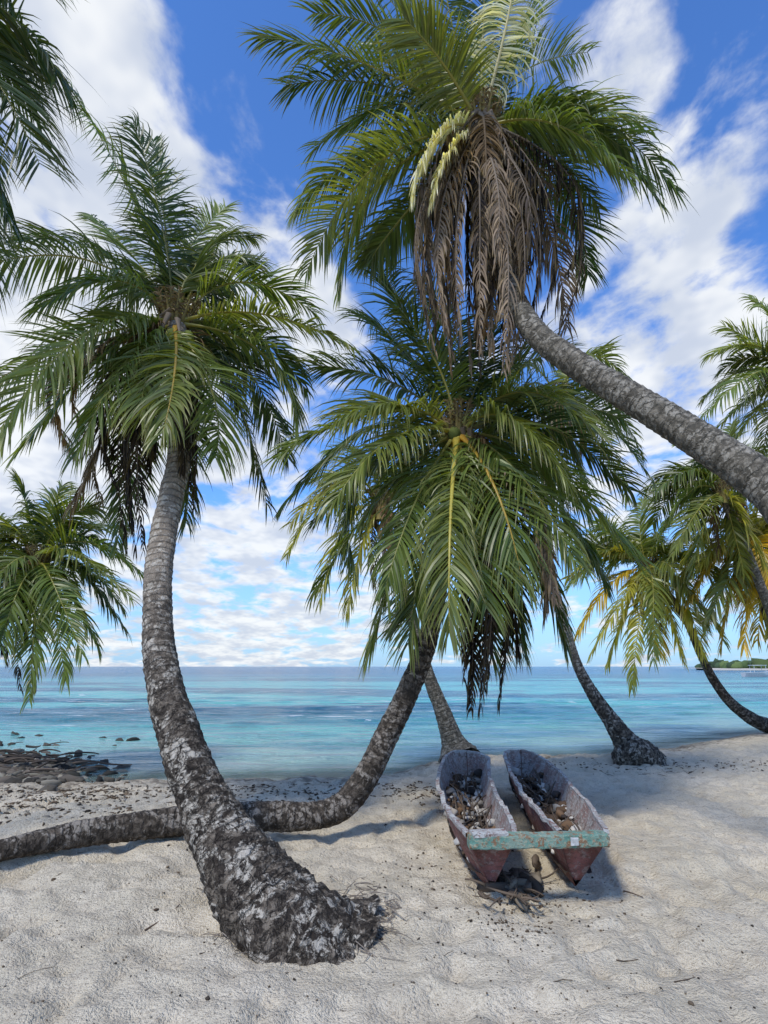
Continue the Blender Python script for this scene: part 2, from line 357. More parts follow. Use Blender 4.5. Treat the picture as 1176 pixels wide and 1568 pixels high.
def palm(crown,Yc,fr,trunkspec,mat,seed,L=.75,n=96,w=.026,filler=8,flen=2.4,droop=.85,colr='g',skirt=(),world=None,wind=(0,0,0),lump=.05,flare=0,name='coconut_palm_tree',step=.02,sides=28,rr=.019,fill_el=(-.2,1.2),coconuts=5,deadfill=4,wk=.9):
    e=empty(name); r=np.random.default_rng(seed)
    P=trunk(trunkspec,mat,e,world=world,lump=lump,flare_rough=flare,step=step,sides=sides,wk=wk)
    C=at(crown[0],crown[1],Yc); A=Acc(); D=Acc()
    for i,f in enumerate(fr):
        mx_,my_,md,tx,ty,td=f[:6]; k=f[6] if len(f)>6 else colr; opt=f[7] if len(f)>7 else {}
        pm=at(mx_,my_,Yc+md); pt=at(tx,ty,Yc+td)
        dirn=unit(pm-C); p0=C+dirn*.10+np.array([0,0,-.04])
        kw=dict(L=L*r.uniform(.9,1.15),n=n,w=w,droop=droop*r.uniform(.7,1.3),roll=r.uniform(-.6,.6),seed=seed*100+i,rr=rr,wind=wind)
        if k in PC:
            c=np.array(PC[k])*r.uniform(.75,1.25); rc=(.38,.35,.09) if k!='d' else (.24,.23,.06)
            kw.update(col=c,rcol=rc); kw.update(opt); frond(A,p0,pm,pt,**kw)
        elif k=='c':
            kw.update(col=CREAM,rcol=(.55,.5,.3),droop=1.4); kw.update(opt); frond(A,p0,pm,pt,**kw)
        else:
            kw.update(col=DEAD if k=='b' else DEADD,rcol=(.14,.10,.06),droop=1.6,ragged=.3); kw.update(opt); frond(D,p0,pm,pt,**kw)
    for i in range(filler):
        az=r.uniform(0,6.283); el=r.uniform(*fill_el); ll=flen*r.uniform(.75,1.05)
        h=np.array([math.cos(az),math.sin(az),0])
        if h[1]<-.3: h[1]*=-1      # denser on the seaward side; the near side is surveyed frond by frond
        h/=np.linalg.norm(h)
        pm=C+h*ll*.5*math.cos(el)+Zu*ll*.5*math.sin(el)
        pt=C+h*ll*(.55+.35*math.cos(el))+Zu*ll*(math.sin(el)*.75-.35)
        frond(A,C+unit(pm-C)*.1,pm,pt,L=L,n=int(n*.85),w=w,droop=droop,col=np.array(PC[colr])*r.uniform(.6,1.0),roll=r.uniform(-.4,.4),seed=seed*777+i,rr=rr)
    for i,sk in enumerate(skirt):
        (sx_,sy_,ex,ey,dd,cnt,kk)=sk
        for j in range(cnt):
            a=r.uniform(0,1); p0=C+np.array([r.uniform(-.12,.12),r.uniform(-.2,.12),r.uniform(-.15,.05)])
            x=sx_+(ex-sx_)*a; yb=ey+r.uniform(-.45,.05)*(ey-crown[1]); dy=r.uniform(-dd-.15,dd)
            pt=at(x,yb,Yc+dy); pm=at(crown[0]+(x-crown[0])*1.1,crown[1]+(yb-crown[1])*.40,Yc+dy*1.1)
            gcolr=np.array(DEAD if kk=='b' else DEADD)*r.uniform(.3,1.4)
            if kk=='b' and r.random()<.22: gcolr=np.array((.32,.20,.10))
            frond(D,p0,pm,pt,L=L*.5,n=int(n*.85),w=w*.8,droop=3.2,vee=-.1,col=gcolr,rcol=(.20,.16,.12),seed=seed*55+i*30+j,ragged=.45,rr=rr*.8,start=.10)
    for i in range(deadfill):
        az=r.uniform(0,6.283); h=np.array([math.cos(az),math.sin(az),0]); ll=flen*r.uniform(.55,.8)
        frond(D,C+h*.1-Zu*.15,C+h*.40*r.uniform(.6,1.2)-Zu*.3*ll,C+h*.28-Zu*ll,L=L*.6,n=int(n*.7),w=w,droop=2,col=np.array((.20,.13,.065))*r.uniform(.4,1.2),rcol=(.14,.1,.06),seed=seed*99+i,ragged=.3,rr=rr)
    A.make('fronds',m_leaf,e)
    if D.n: D.make('dead_fronds',m_dead,e)
    K=Acc()
    for i in range(16):
        az=i*2.4; h=np.array([math.cos(az),math.sin(az),0]); 
        frond(K,C-Zu*.34+h*.07,C+h*.15-Zu*.04,C+h*.28+Zu*.22,L=.14,n=14,w=.03,droop=1,col=(.14,.10,.05),rcol=(.24,.20,.07),seed=i+seed,rr=.034*rr/.018,start=.2)
    K.make('frond_bases',m_dead,e)
    if coconuts: coconut_cluster(e,C,coconuts,.085*rr/.018,(.13,.16,.04) if seed%2 else (.18,.11,.04),seed)
    return e
# A : big left palm
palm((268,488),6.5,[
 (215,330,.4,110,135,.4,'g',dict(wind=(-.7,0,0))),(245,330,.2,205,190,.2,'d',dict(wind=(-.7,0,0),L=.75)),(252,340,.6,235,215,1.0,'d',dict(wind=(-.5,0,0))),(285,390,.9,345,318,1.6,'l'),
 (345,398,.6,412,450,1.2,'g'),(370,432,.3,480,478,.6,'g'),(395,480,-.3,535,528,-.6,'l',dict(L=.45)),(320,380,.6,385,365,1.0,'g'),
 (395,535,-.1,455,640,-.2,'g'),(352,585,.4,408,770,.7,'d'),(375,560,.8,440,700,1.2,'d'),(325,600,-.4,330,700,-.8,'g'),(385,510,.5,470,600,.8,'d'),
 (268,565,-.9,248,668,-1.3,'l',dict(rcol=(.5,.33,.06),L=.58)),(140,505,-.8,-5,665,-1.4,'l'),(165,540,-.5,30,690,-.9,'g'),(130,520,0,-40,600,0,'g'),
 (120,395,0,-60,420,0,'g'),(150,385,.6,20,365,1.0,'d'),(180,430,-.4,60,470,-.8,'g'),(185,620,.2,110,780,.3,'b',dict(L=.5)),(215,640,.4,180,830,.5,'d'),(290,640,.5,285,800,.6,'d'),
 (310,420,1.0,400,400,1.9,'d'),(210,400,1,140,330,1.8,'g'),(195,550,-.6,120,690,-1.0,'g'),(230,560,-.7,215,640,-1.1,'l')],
 [(440,1432,4.35,190),(402,1380,4.45,154),(352,1300,4.62,114),(307,1215,4.8,85),(273,1120,5.0,69),(249,1030,5.25,57),(241,930,5.5,49),(248,830,5.8,44),(262,760,6.0,40),(275,690,6.2,38),(272,560,6.4,38),(268,495,6.5,36)],
 m_barkA,1,world=[(*onz(480,1490,-.25),.50)],L=.64,filler=5,flen=2.1,flare=.16,lump=.07,skirt=[(170,560,300,830,.4,18,'k'),(100,560,190,790,.4,4,'b')],step=.012,sides=60)
# B : tall leaning palm
palm((735,190),6.0,[
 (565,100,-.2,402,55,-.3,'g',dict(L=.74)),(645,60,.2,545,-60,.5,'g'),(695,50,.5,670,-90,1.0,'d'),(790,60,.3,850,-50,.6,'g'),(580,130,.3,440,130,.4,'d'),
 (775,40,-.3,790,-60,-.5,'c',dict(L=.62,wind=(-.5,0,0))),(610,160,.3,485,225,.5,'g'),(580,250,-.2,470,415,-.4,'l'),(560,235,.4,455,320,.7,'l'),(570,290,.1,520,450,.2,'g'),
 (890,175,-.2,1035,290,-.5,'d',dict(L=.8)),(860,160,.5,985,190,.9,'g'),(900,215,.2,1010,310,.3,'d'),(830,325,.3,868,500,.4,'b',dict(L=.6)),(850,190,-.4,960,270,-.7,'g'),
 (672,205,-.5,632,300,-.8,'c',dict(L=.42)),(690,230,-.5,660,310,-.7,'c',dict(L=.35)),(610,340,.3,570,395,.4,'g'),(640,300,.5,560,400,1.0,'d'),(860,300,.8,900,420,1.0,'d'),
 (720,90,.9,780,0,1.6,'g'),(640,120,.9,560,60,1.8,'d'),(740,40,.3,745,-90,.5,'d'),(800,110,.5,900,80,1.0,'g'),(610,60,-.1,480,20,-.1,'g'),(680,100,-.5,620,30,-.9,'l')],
 [(1300,860,4.1,84),(1176,745,4.4,72),(1080,680,4.7,61),(980,617,5.0,53),(880,556,5.3,46),(820,510,5.5,41),(785,450,5.7,36),(762,380,5.85,34),(742,280,5.95,34),(735,195,6.0,34)],
 m_barkB,2,world=[(5.6,3.6,-.2,.26),(4.9,3.75,1.0,.2)],L=.68,filler=4,flen=2.2,skirt=[(655,450,800,555,.35,68,'b'),(690,400,880,520,.3,16,'k')],step=.012,sides=36)
# C : centre palm with lying trunk
palm((700,655),6.8,[
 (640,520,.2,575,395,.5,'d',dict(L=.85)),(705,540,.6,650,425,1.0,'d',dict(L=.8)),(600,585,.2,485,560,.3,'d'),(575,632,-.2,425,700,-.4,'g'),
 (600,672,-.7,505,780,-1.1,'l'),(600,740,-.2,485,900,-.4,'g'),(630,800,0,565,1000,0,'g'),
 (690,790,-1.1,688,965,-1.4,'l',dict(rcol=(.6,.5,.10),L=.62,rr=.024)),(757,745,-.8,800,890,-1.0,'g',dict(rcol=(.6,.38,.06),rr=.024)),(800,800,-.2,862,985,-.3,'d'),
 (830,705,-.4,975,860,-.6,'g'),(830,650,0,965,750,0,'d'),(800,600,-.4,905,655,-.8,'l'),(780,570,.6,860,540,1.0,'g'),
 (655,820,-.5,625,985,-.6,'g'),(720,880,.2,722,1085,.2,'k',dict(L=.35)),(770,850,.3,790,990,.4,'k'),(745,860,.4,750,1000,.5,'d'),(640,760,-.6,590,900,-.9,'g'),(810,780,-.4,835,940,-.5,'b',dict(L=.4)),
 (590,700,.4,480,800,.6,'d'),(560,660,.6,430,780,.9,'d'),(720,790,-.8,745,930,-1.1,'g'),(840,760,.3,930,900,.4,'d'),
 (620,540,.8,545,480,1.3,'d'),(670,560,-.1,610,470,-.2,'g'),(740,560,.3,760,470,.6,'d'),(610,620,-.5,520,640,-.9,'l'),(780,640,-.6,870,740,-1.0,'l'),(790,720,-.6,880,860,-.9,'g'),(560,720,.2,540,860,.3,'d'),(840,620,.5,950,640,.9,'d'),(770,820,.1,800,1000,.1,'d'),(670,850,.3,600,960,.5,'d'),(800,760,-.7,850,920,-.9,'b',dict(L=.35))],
 [(-330,1350,5.1,32),(-120,1322,5.3,32),(0,1302,5.55,34),(100,1281,5.85,40),(200,1266,6.1,44),(300,1256,6.3,46),(400,1250,6.42,46),(470,1250,6.5,44),(522,1236,6.6,44),(560,1190,6.7,42),(590,1130,6.8,40),(620,1070,6.8,38),(645,1010,6.8,35),(662,950,6.8,32),(685,800,6.8,30),(700,665,6.8,30)],
 m_barkC,3,L=.68,filler=4,flen=2.2,skirt=[(690,900,775,1085,.25,16,'k')],step=.012,sides=32,lump=.06,wk=.92)
# D : slim palm behind the canoes
palm((585,770),11.5,[(520,740,0,445,800,0,'y'),(540,730,0,480,735,0,'l'),(530,800,0,490,920,0,'y'),(555,830,0,530,940,0,'y'),(640,730,0,710,760,0,'l'),(620,830,0,650,930,0,'g'),(560,700,.5,500,690,1,'g'),(500,770,.3,440,850,.4,'y')],
 [(697,1144,11.6,50),(690,1124,11.6,36),(676,1085,11.6,27),(658,1040,11.6,22),(640,980,11.6,19),(610,880,11.5,17),(585,775,11.5,17)],
 m_barkB,4,world=[(*(at(703,1162,11.5)),.38)],L=.65,n=60,w=.038,filler=8,flen=2.2,lump=.05,flare=.1,step=.03,sides=20,colr='l')
# E : palm right of the canoes
palm((855,610),11.0,[(905,545,0,968,590,0,'l'),(880,560,.3,935,530,.5,'l'),(920,600,-.3,985,700,-.5,'g'),(910,650,0,960,760,0,'g'),(810,560,.2,770,600,.4,'g'),(800,640,0,765,740,0,'g'),(880,690,0,900,790,0,'d'),(840,700,0,830,800,0,'d'),(930,650,.4,1000,740,.5,'d')],
 [(972,1160,10.9,74),(957,1135,10.9,44),(937,1105,10.9,29),(910,1066,10.9,22),(885,1020,11,17),(866,960,11,15),(850,900,11,14),(838,850,11,14),(832,790,11,14),(840,700,11,14),(855,615,11,14)],
 m_barkA,5,world=[(*onz(985,1188,-.3),.52)],L=.62,n=60,w=.034,filler=8,flen=2.0,flare=.15,step=.02,sides=28)
# F : yellow-green palm on the right
palm((992,868),16.5,[(930,850,0,868,885,0,'y'),(940,890,0,888,965,0,'o'),(960,930,-.3,930,1015,-.4,'y'),(980,940,-.8,968,1052,-1,'y'),(1020,920,-.5,1045,1010,-.8,'y'),(1050,900,0,1110,985,0,'l'),(1060,860,0,1150,930,0,'y'),(1045,830,0,1110,840,0,'l'),(1010,820,0,1050,780,0,'l'),(980,815,0,985,765,.5,'l'),(950,830,0,915,800,0,'l'),(930,835,.4,880,840,.5,'g'),(1000,930,.4,1010,1000,.6,'o'),(1030,870,-.8,1080,960,-1.2,'l'),(965,900,-.6,905,1000,-.8,'y'),(1000,900,-1.0,1000,1010,-1.3,'l'),(1040,900,-.6,1075,1000,-.8,'y'),(1030,840,-.5,1100,890,-.7,'l')],
 [(1176,1112,17,26),(1150,1100,17,22),(1118,1075,17,17),(1092,1040,16.8,15),(1072,1000,16.7,13),(1045,940,16.6,12),(992,872,16.5,12)],
 m_barkC,6,world=[(*at(1215,1130,17),.28)],L=.75,n=60,w=.048,filler=9,flen=2.4,step=.04,sides=16,colr='l')
# G : palms further right
palm((1105,750),14,[(1060,720,0,1000,755,0,'g'),(1060,750,0,1015,810,0,'g'),(1080,800,0,1060,880,0,'l'),(1130,700,0,1190,690,0,'g'),(1150,750,0,1210,800,0,'g'),(1120,800,0,1140,880,0,'l'),(1080,700,0,1040,680,.3,'l'),(1130,780,-.4,1180,880,-.5,'y'),(1070,780,-.3,1030,850,-.4,'l'),(1110,700,.3,1120,650,.5,'l')],
 [(1290,1140,14.5,34),(1240,1060,14.4,20),(1190,960,14.3,17),(1150,860,14.2,15),(1105,755,14,15)],m_barkB,7,L=.7,n=60,w=.042,filler=10,flen=2.2,step=.04,sides=16)
palm((1150,840),15.5,[(1100,805,0,1045,860,0,'y'),(1100,850,0,1055,925,0,'o'),(1125,890,0,1105,990,0,'o'),(1170,890,-.4,1185,1000,-.5,'y'),(1200,830,0,1240,900,0,'o'),(1185,790,0,1230,770,0,'y'),(1130,770,0,1095,750,0,'y'),(1110,870,.3,1080,970,.4,'y'),(1145,890,-.5,1140,990,-.6,'o'),(1160,780,0,1165,730,0,'y'),(1130,860,-.6,1090,940,-.9,'l'),(1180,850,-.5,1215,950,-.7,'y'),(1165,870,.3,1160,980,.4,'o'),(1110,830,.5,1050,890,.7,'l'),(1120,820,-.8,1070,870,-1.0,'y'),(1165,830,-.9,1180,920,-1.2,'o')],
 [(1260,1130,15.8,26),(1225,1070,15.7,17),(1190,990,15.6,15),(1165,910,15.5,14),(1150,845,15.5,14)],m_barkC,8,L=.8,n=60,w=.05,filler=10,flen=2.3,step=.05,sides=14,colr='y')
palm((1215,590),9,[(1160,530,0,1085,545,0,'l'),(1160,570,-.2,1075,640,-.3,'g'),(1160,630,0,1090,720,0,'l'),(1190,500,0,1150,455,.2,'l'),(1190,660,0,1150,770,0,'g'),(1260,540,0,1330,560,0,'g'),(1160,600,.3,1085,670,.4,'g'),(1180,540,.3,1110,500,.4,'l')],
 [(1420,1150,9.5,50),(1370,1000,9.4,28),(1300,800,9.2,24),(1215,600,9,22)],m_barkB,9,L=.5,n=70,w=.026,filler=7,flen=1.7,step=.03,sides=20)
# I : left background palm
palm((62,858),11.5,[(95,800,0,150,775,0,'g'),(130,830,0,222,880,0,'g'),(120,870,0,192,965,0,'d'),(100,900,-.3,150,990,-.5,'g'),(80,920,-.4,100,1040,-.6,'g'),(55,930,-.6,45,1070,-.9,'g'),(20,920,-.3,-15,1040,-.4,'d'),(0,880,0,-70,980,0,'g'),(0,830,0,-80,850,0,'g'),(10,800,0,-50,760,0,'l'),(45,790,0,30,740,0,'g'),(75,790,.3,95,745,.6,'g'),(110,810,.6,190,810,1,'d'),(30,900,-.8,0,990,-1.2,'g'),(110,845,-.4,200,915,-.6,'l'),(80,890,-.7,125,1000,-1.0,'g'),(20,860,-.6,-40,930,-.9,'g')],
 [(-120,1170,11.8,50),(-90,1120,11.8,28),(-50,1050,11.7,22),(0,960,11.6,20),(40,900,11.5,19),(62,862,11.5,18)],m_barkC,10,L=.66,n=70,w=.036,filler=10,flen=2.0,step=.03,sides=18,skirt=[(-30,950,60,1060,.3,8,'k')])
# J : near palm at upper left, crown out of frame
palm((-190,40),4.6,[(-40,-10,-.1,100,130,-.2,'d',dict(L=1.0,n=120,droop=.6)),(-60,60,-.2,60,250,-.3,'d',dict(L=.95,n=120,droop=.6)),(-90,200,0,-20,420,0,'d'),(-60,-60,.2,60,-40,.4,'d',dict(L=.9)),(-110,300,0,-70,520,0,'g'),(-70,120,.3,10,330,.4,'d',dict(L=.9,n=110,droop=.6))],
 [(-620,900,4.2,70),(-480,600,4.4,50),(-330,300,4.5,42),(-190,45,4.6,40)],m_barkB,11,world=[(-4.6,4.0,-.2,.3)],L=.8,filler=5,flen=2.0,fill_el=(.2,1.2))
# ------------------------------------------------------------ canoes
def woodmat(name,cols,scl=6,rough=.8,k=1.0):
    m,nt=newmat(name); b=NB(nt)
    tc=b.n('ShaderNodeTexCoord').outputs['Object']
    gr=b.noise(b.scalev(tc,(6,1,9)),scl,5,.7,.5); n1=b.noise(tc,3.5*k,5,.72,.5); n2=b.noise(tc,16*k,5,.75,.3); n3=b.noise(tc,45,3,.6)
    c=b.mix(b.mr(n1,.44,.58),cols[0],cols[1]); c=b.mix(b.mr(n2,.51,.58),c,cols[2]); c=b.mix(b.mr(gr,.52,.62,0,.8),c,cols[3])
    c=b.mix(b.mr(n3,.55,.68,0,.6),c,tuple(x*.5 for x in cols[2]))
    h=b.math('ADD',b.math('MULTIPLY',gr,.6),b.math('ADD',b.math('MULTIPLY',n2,.6),b.math('MULTIPLY',n3,.25)))
    b.out(princ(b,c,rough,b.bump(h,.9,.014),.2).outputs[0]); return m
m_out=woodmat('weathered_maroon_paint',[(.29,.12,.10),(.21,.085,.07),(.29,.20,.17),(.13,.07,.055)])
m_in=woodmat('weathered_grey_wood',[(.34,.31,.29),(.27,.17,.145),(.17,.13,.11),(.42,.41,.38)])
m_rim=woodmat('gunwale_paint',[(.45,.45,.42),(.31,.28,.26),(.20,.11,.09),(.50,.50,.47)],9)
m_teal=woodmat('teal_paint',[(.12,.25,.20),(.22,.30,.24),(.24,.14,.08),(.38,.35,.24)],7,k=1.3)
def mat_plain(name,c,r=.8):
    m,nt=newmat(name); b=NB(nt); pos=b.n('ShaderNodeNewGeometry').outputs['Position']
    n=b.noise(pos,18,5,.7); cc=b.mix(b.mr(n,.35,.65),c,tuple(x*.5 for x in c)); b.out(princ(b,cc,r,b.bump(n,.6,.02),.3).outputs[0]); return m
m_col=leafmat('husks',.9,.0,.2)
def blob(acc,p,s,col,r,squash=(1,1,1),nu=9,nv=6):
    u=np.linspace(0,2*np.pi,nu,endpoint=False); v=np.linspace(.05,np.pi-.05,nv); U,Vv=np.meshgrid(u,v)
    V=np.stack([np.sin(Vv)*np.cos(U),np.sin(Vv)*np.sin(U),np.cos(Vv)],-1)*np.array(squash)
    V=V*(1+r.uniform(-.25,.25,V.shape[:2])[...,None])*s
    a,bq=r.uniform(0,6.28,2); ca,sa=math.cos(a),math.sin(a); cb,sb=math.cos(bq),math.sin(bq)
    R=np.array([[ca,-sa,0],[sa,ca,0],[0,0,1]])@np.array([[1,0,0],[0,cb,-sb],[0,sb,cb]])
    V=V@R.T+np.asarray(p)
    ii=np.arange(nu*nv).reshape(nv,nu); jj=np.roll(ii,-1,1)
    acc.add(V.reshape(-1,3),np.stack([ii[:-1],jj[:-1],jj[1:],ii[1:]],-1).reshape(-1,4),np.asarray(col)*r.uniform(.7,1.25))
def stick(acc,a,b_,r0,col,r,bend=.05,k=6,sd=5):
    a=np.asarray(a,float);b_=np.asarray(b_,float); t=np.linspace(0,1,k)[:,None]; d=unit(b_-a)
    off=r.uniform(-1,1,3)*bend*np.linalg.norm(b_-a); C=a+(b_-a)*t+off*4*t*(1-t)
    x=unit(np.cross(d,[.3,.2,1.])); y=np.cross(d,x); th=np.linspace(0,2*np.pi,sd,endpoint=False)
    V=C[:,None]+(r0*(1-.5*t))[:,None]*(np.cos(th)[None,:,None]*x+np.sin(th)[None,:,None]*y)
    ii=np.arange(k*sd).reshape(k,sd); jj=np.roll(ii,-1,1)
    acc.add(V.reshape(-1,3),np.stack([ii[:-1],jj[:-1],jj[1:],ii[1:]],-1).reshape(-1,4),np.asarray(col)*r.uniform(.7,1.3))
def canoe(name,near,far,bow,seed,roll=0,zoff=0.0):
    e=empty(name); near=np.array(near,float); far=np.array(far,float); ax=far-near; Ln=np.linalg.norm(ax); ax/=Ln; la=np.array([ax[1],-ax[0]])
    NS,M=44,21; r=np.random.default_rng(seed)
    t=np.linspace(0,1,NS)
    hw=np.interp(t,[0,.08,.25,.55,.85,.93,.975,1],[.180,.230,.280,.300,.295,.25,.17,.03])
    top=np.interp(t,[0,.3,.6,1],[.43,.41,.41,.47]); kz=np.interp(t,[0,.06,.15,.8,1],[.0,-.02,-.03,-.02,.12])
    vshape=np.interp(t,[0,.25,1],[1.1,2.1,2.5])
    def shell(inset):
        V=np.zeros((NS,M,3))
        for i in range(NS):
            w_=max(hw[i]-inset,.006); k0=kz[i]+inset*1.3; h_=top[i]-k0
            th=np.linspace(-1,1,M)
            a=np.sin(th*np.pi/2)*w_; q=np.abs(a/w_)
            z=k0+h_*q**vshape[i]
            s=t[i]*Ln
            if inset: s=s+ (inset*1.5 if i==0 else (-inset*1.0 if i==NS-1 else 0))
            sh=.30*(1-(z-kz[i])/(top[i]-kz[i]))*math.exp(-t[i]*Ln/.35)
            sh-=.25*(1-(z-kz[i])/(top[i]-kz[i]))*math.exp(-(1-t[i])*Ln/.3)
            c=near[None]+ax[None]*(s+sh)[:,None]+la[None]*(a+bow*math.sin(math.pi*t[i]))[:,None]
            wob=vn(np.full(M,s*2),a*4+9,seed)*.026
            V[i,:,0]=c[:,0]+la[0]*wob;V[i,:,1]=c[:,1]; V[i,:,2]=z+zoff+wob*.6
        d=(V[...,:2]-near)@la
        cz=math.cos(roll);sz=math.sin(roll); nd=d*cz+V[...,2]*sz; nz=V[...,2]*cz-d*sz
        V[...,:2]+=(nd-d)[...,None]*la; V[...,2]=nz
        return V
    O=shell(0);I=shell(.030)
    ii=np.arange(NS*M).reshape(NS,M)
    Q=np.stack([ii[:-1,:-1],ii[:-1,1:],ii[1:,1:],ii[1:,:-1]],-1).reshape(-1,4)
    def cap(row): return [[row[j],row[j+1],row[M-2-j],row[M-1-j]] for j in range(M//2)]
    mkmesh('hull',O.reshape(-1,3),[list(q) for q in Q]+[f for f in cap(list(ii[0])) if len(set(f))==4]+[f for f in cap(list(ii[-1])) if len(set(f))==4],m_out,e)
    mkmesh('inner_hull',I.reshape(-1,3),[list(q) for q in Q]+[f for f in cap(list(ii[0])) if len(set(f))==4],m_in,e)
    path_o=np.vstack([O[:,0],O[::-1,-1]]); path_i=np.vstack([I[:,0],I[::-1,-1]])
    o_=path_o+(path_o-path_i)*.2; i_=path_i-(path_o-path_i)*.1
    k=len(path_o); zz=np.array([0,0,1.])
    V=np.stack([o_-zz*.016,o_+zz*.012,i_+zz*.012,i_-zz*.016],1)
    V+= (vn(np.arange(k)*.7,np.zeros(k),seed+3)*.018)[:,None,None]
    ii=np.arange(k*4).reshape(k,4); jj=np.roll(ii,-1,1)
    Qr=np.stack([ii[:-1],ii[1:],jj[1:],jj[:-1]],-1).reshape(-1,4)
    mkmesh('gunwale',V.reshape(-1,3),Qr,m_rim,e,smooth=False)
    A=Acc()
    for i in range(260):
        s=r.uniform(.10,.88); w_=np.interp(s,t,hw)*.62; a=r.uniform(-w_,w_)
        p=near+ax*s*Ln+la*(a+bow*math.sin(math.pi*s)); z=np.interp(s,t,kz)+.12+zoff+.20*(abs(a)/.3)**1.5+r.uniform(0,.07)
        p=p+la*z*math.sin(roll)
        col=[(.16,.10,.06),(.09,.06,.04),(.30,.27,.23),(.55,.52,.47),(.05,.04,.035)][r.integers(5)]
        sz=r.uniform(.02,.055) if r.random()<.85 else .08
        blob(A,(p[0],p[1],z),sz,col,r,(1,.75,.45),8,6)
    for i in range(46):
        s=r.uniform(.12,.8); a=r.uniform(-.14,.14); p=near+ax*s*Ln+la*(a+bow*math.sin(math.pi*s)); th=r.uniform(-.5,.5)+math.atan2(ax[1],ax[0]); l=r.uniform(.15,.6)
        z=.14+zoff+r.uniform(.02,.14)
        stick(A,(p[0],p[1],z),(p[0]+math.cos(th)*l,p[1]+math.sin(th)*l,z+r.uniform(-.02,.12)),r.uniform(.005,.013),(.10,.075,.055),r)
    nb=30; sb=np.linspace(.06,.93,nb); V=[]
    for s in sb:
        w_=np.interp(s,t,hw)*(.46+.26*min(1,s/.3))
        for a in np.linspace(-w_,w_,9):
            p=near+ax*s*Ln+la*(a+bow*math.sin(math.pi*s)); z=np.interp(s,t,kz)+.12+zoff+.05*(a/.2)**2+r.uniform(-.015,.015)
            V.append((p[0]+la[0]*z*math.sin(roll),p[1],z))
    ii=np.arange(nb*9).reshape(nb,9)
    mkmesh('litter_bed',V,np.stack([ii[:-1,:-1],ii[:-1,1:],ii[1:,1:],ii[1:,:-1]],-1).reshape(-1,4),mat_plain('litter',(.08,.06,.048)),e)
    A.make('coconut_husks_and_shells',m_col,e)
    return e
canoe('dugout_canoe',(.765,4.78),(1.15,9.0),-.10,41,roll=0.0,zoff=.0)
canoe('dugout_canoe',(1.40,4.82),(1.85,9.0),.02,42,roll=.07,zoff=.0)
def rough_box(name,p0,p1,wd,th,mat,parent,seed,n=26):
    r=np.random.default_rng(seed); p0=np.array(p0);p1=np.array(p1); d=unit(p1-p0); s=unit(np.cross(d,Zu)); u=np.cross(s,d)
    V=[]
    for i,t in enumerate(np.linspace(0,1,n)):
        c=p0+(p1-p0)*t
        ring=[(-1,-.8),(-.9,-1),(.9,-1),(1,-.8),(1,.8),(.9,1),(-.9,1),(-1,.8)]
        for a,bq in ring: V.append(c+s*(a*wd/2*(1+r.uniform(-.05,.05)))+u*(bq*th/2*(1+r.uniform(-.12,.12))))
    F_=[]
    for i in range(n-1):
        for j in range(8): F_.append((i*8+j,i*8+(j+1)%8,(i+1)*8+(j+1)%8,(i+1)*8+j))
    F_.append(tuple(range(8))[::-1]); F_.append(tuple((n-1)*8+j for j in range(8)))
    return mkmesh(name,V,F_,mat,parent,smooth=False)
pl=empty('crossbeam_plank')
rough_box('plank',at(717,1288,4.74),at(928,1284,4.76),.12,.085,m_teal,pl,5)
rough_box('paper_label',at(874,1289,4.668),at(886,1289,4.668),.004,.05,mat_plain('white_label',(.75,.75,.72)),pl,6,n=2)
rough_box('wood_block',at(722,1277,4.74),at(775,1275,4.76),.13,.03,m_rim,pl,7,n=8)
A=Acc(); r=np.random.default_rng(3)
for i in range(34):
    p=onz(790+r.normal(0,15),1345+r.normal(0,10),.02); blob(A,(p[0],p[1],r.uniform(-.02,.03)),r.uniform(.03,.085),[(.13,.10,.075),(.22,.18,.13),(.08,.06,.045)][r.integers(3)],r,(1.6,.8,.45),9,6)
for i in range(30):
    p=onz(785+r.normal(0,20),1358+r.normal(0,14),.03); th=r.uniform(0,6.28); l=r.uniform(.1,.3)
    stick(A,(p[0],p[1],.03),(p[0]+math.cos(th)*l,p[1]+math.sin(th)*l,r.uniform(.02,.07)),r.uniform(.005,.014),(.12,.09,.065),r,.1)
A.make('driftwood_chocks',m_col)
# ------------------------------------------------------------ roots round big palm, twigs, debris, rocks
A=Acc(); r=np.random.default_rng(12)
def gp(px,py,dz=0.0):
    p=onz(px,py,0.0); z=float(gz(p[0],p[1])); p=onz(px,py,z); return np.array([p[0],p[1],float(gz(p[0],p[1]))+dz])
for i in range(420):
    a=r.uniform(-.45,3.5); c=gp(455,1432); rad=r.uniform(.36,.50)
    p=c+np.array([math.cos(-a)*rad,math.sin(-a)*rad*.6,.0]); 
    if r.random()<.55: p=gp(550+r.normal(0,28),1408+r.normal(0,24))
    l=r.uniform(.04,.2); th=-a+r.normal(0,.5) if r.random()<.4 else r.normal(-.3,.7)
    q=p+np.array([math.cos(th)*l,math.sin(th)*l,0]); p[2]=float(gz(p[0],p[1]))+r.uniform(.0,.04); q[2]=float(gz(q[0],q[1]))+.004
    stick(A,p,q,r.uniform(.0015,.0045),(.19,.16,.13),r,.15)
A.make('palm_roots',m_col)
A=Acc(); r=np.random.default_rng(13)
def scatter(n,fx,fy,smin,smax,cols,sq=(1,.8,.5)):
    for i in range(n):
        p=gp(fx(),fy()); blob(A,p+[0,0,.003],r.uniform(smin,smax),cols[r.integers(len(cols))],r,sq,6,4)
browns=[(.10,.07,.045),(.16,.12,.08),(.05,.04,.03),(.28,.25,.2)]
scatter(420,lambda:r.uniform(-40,1220),lambda:1160+410*r.random()**.8,.003,.009,browns)
scatter(140,lambda:r.normal(650,60),lambda:r.normal(1330,55),.006,.015,browns)
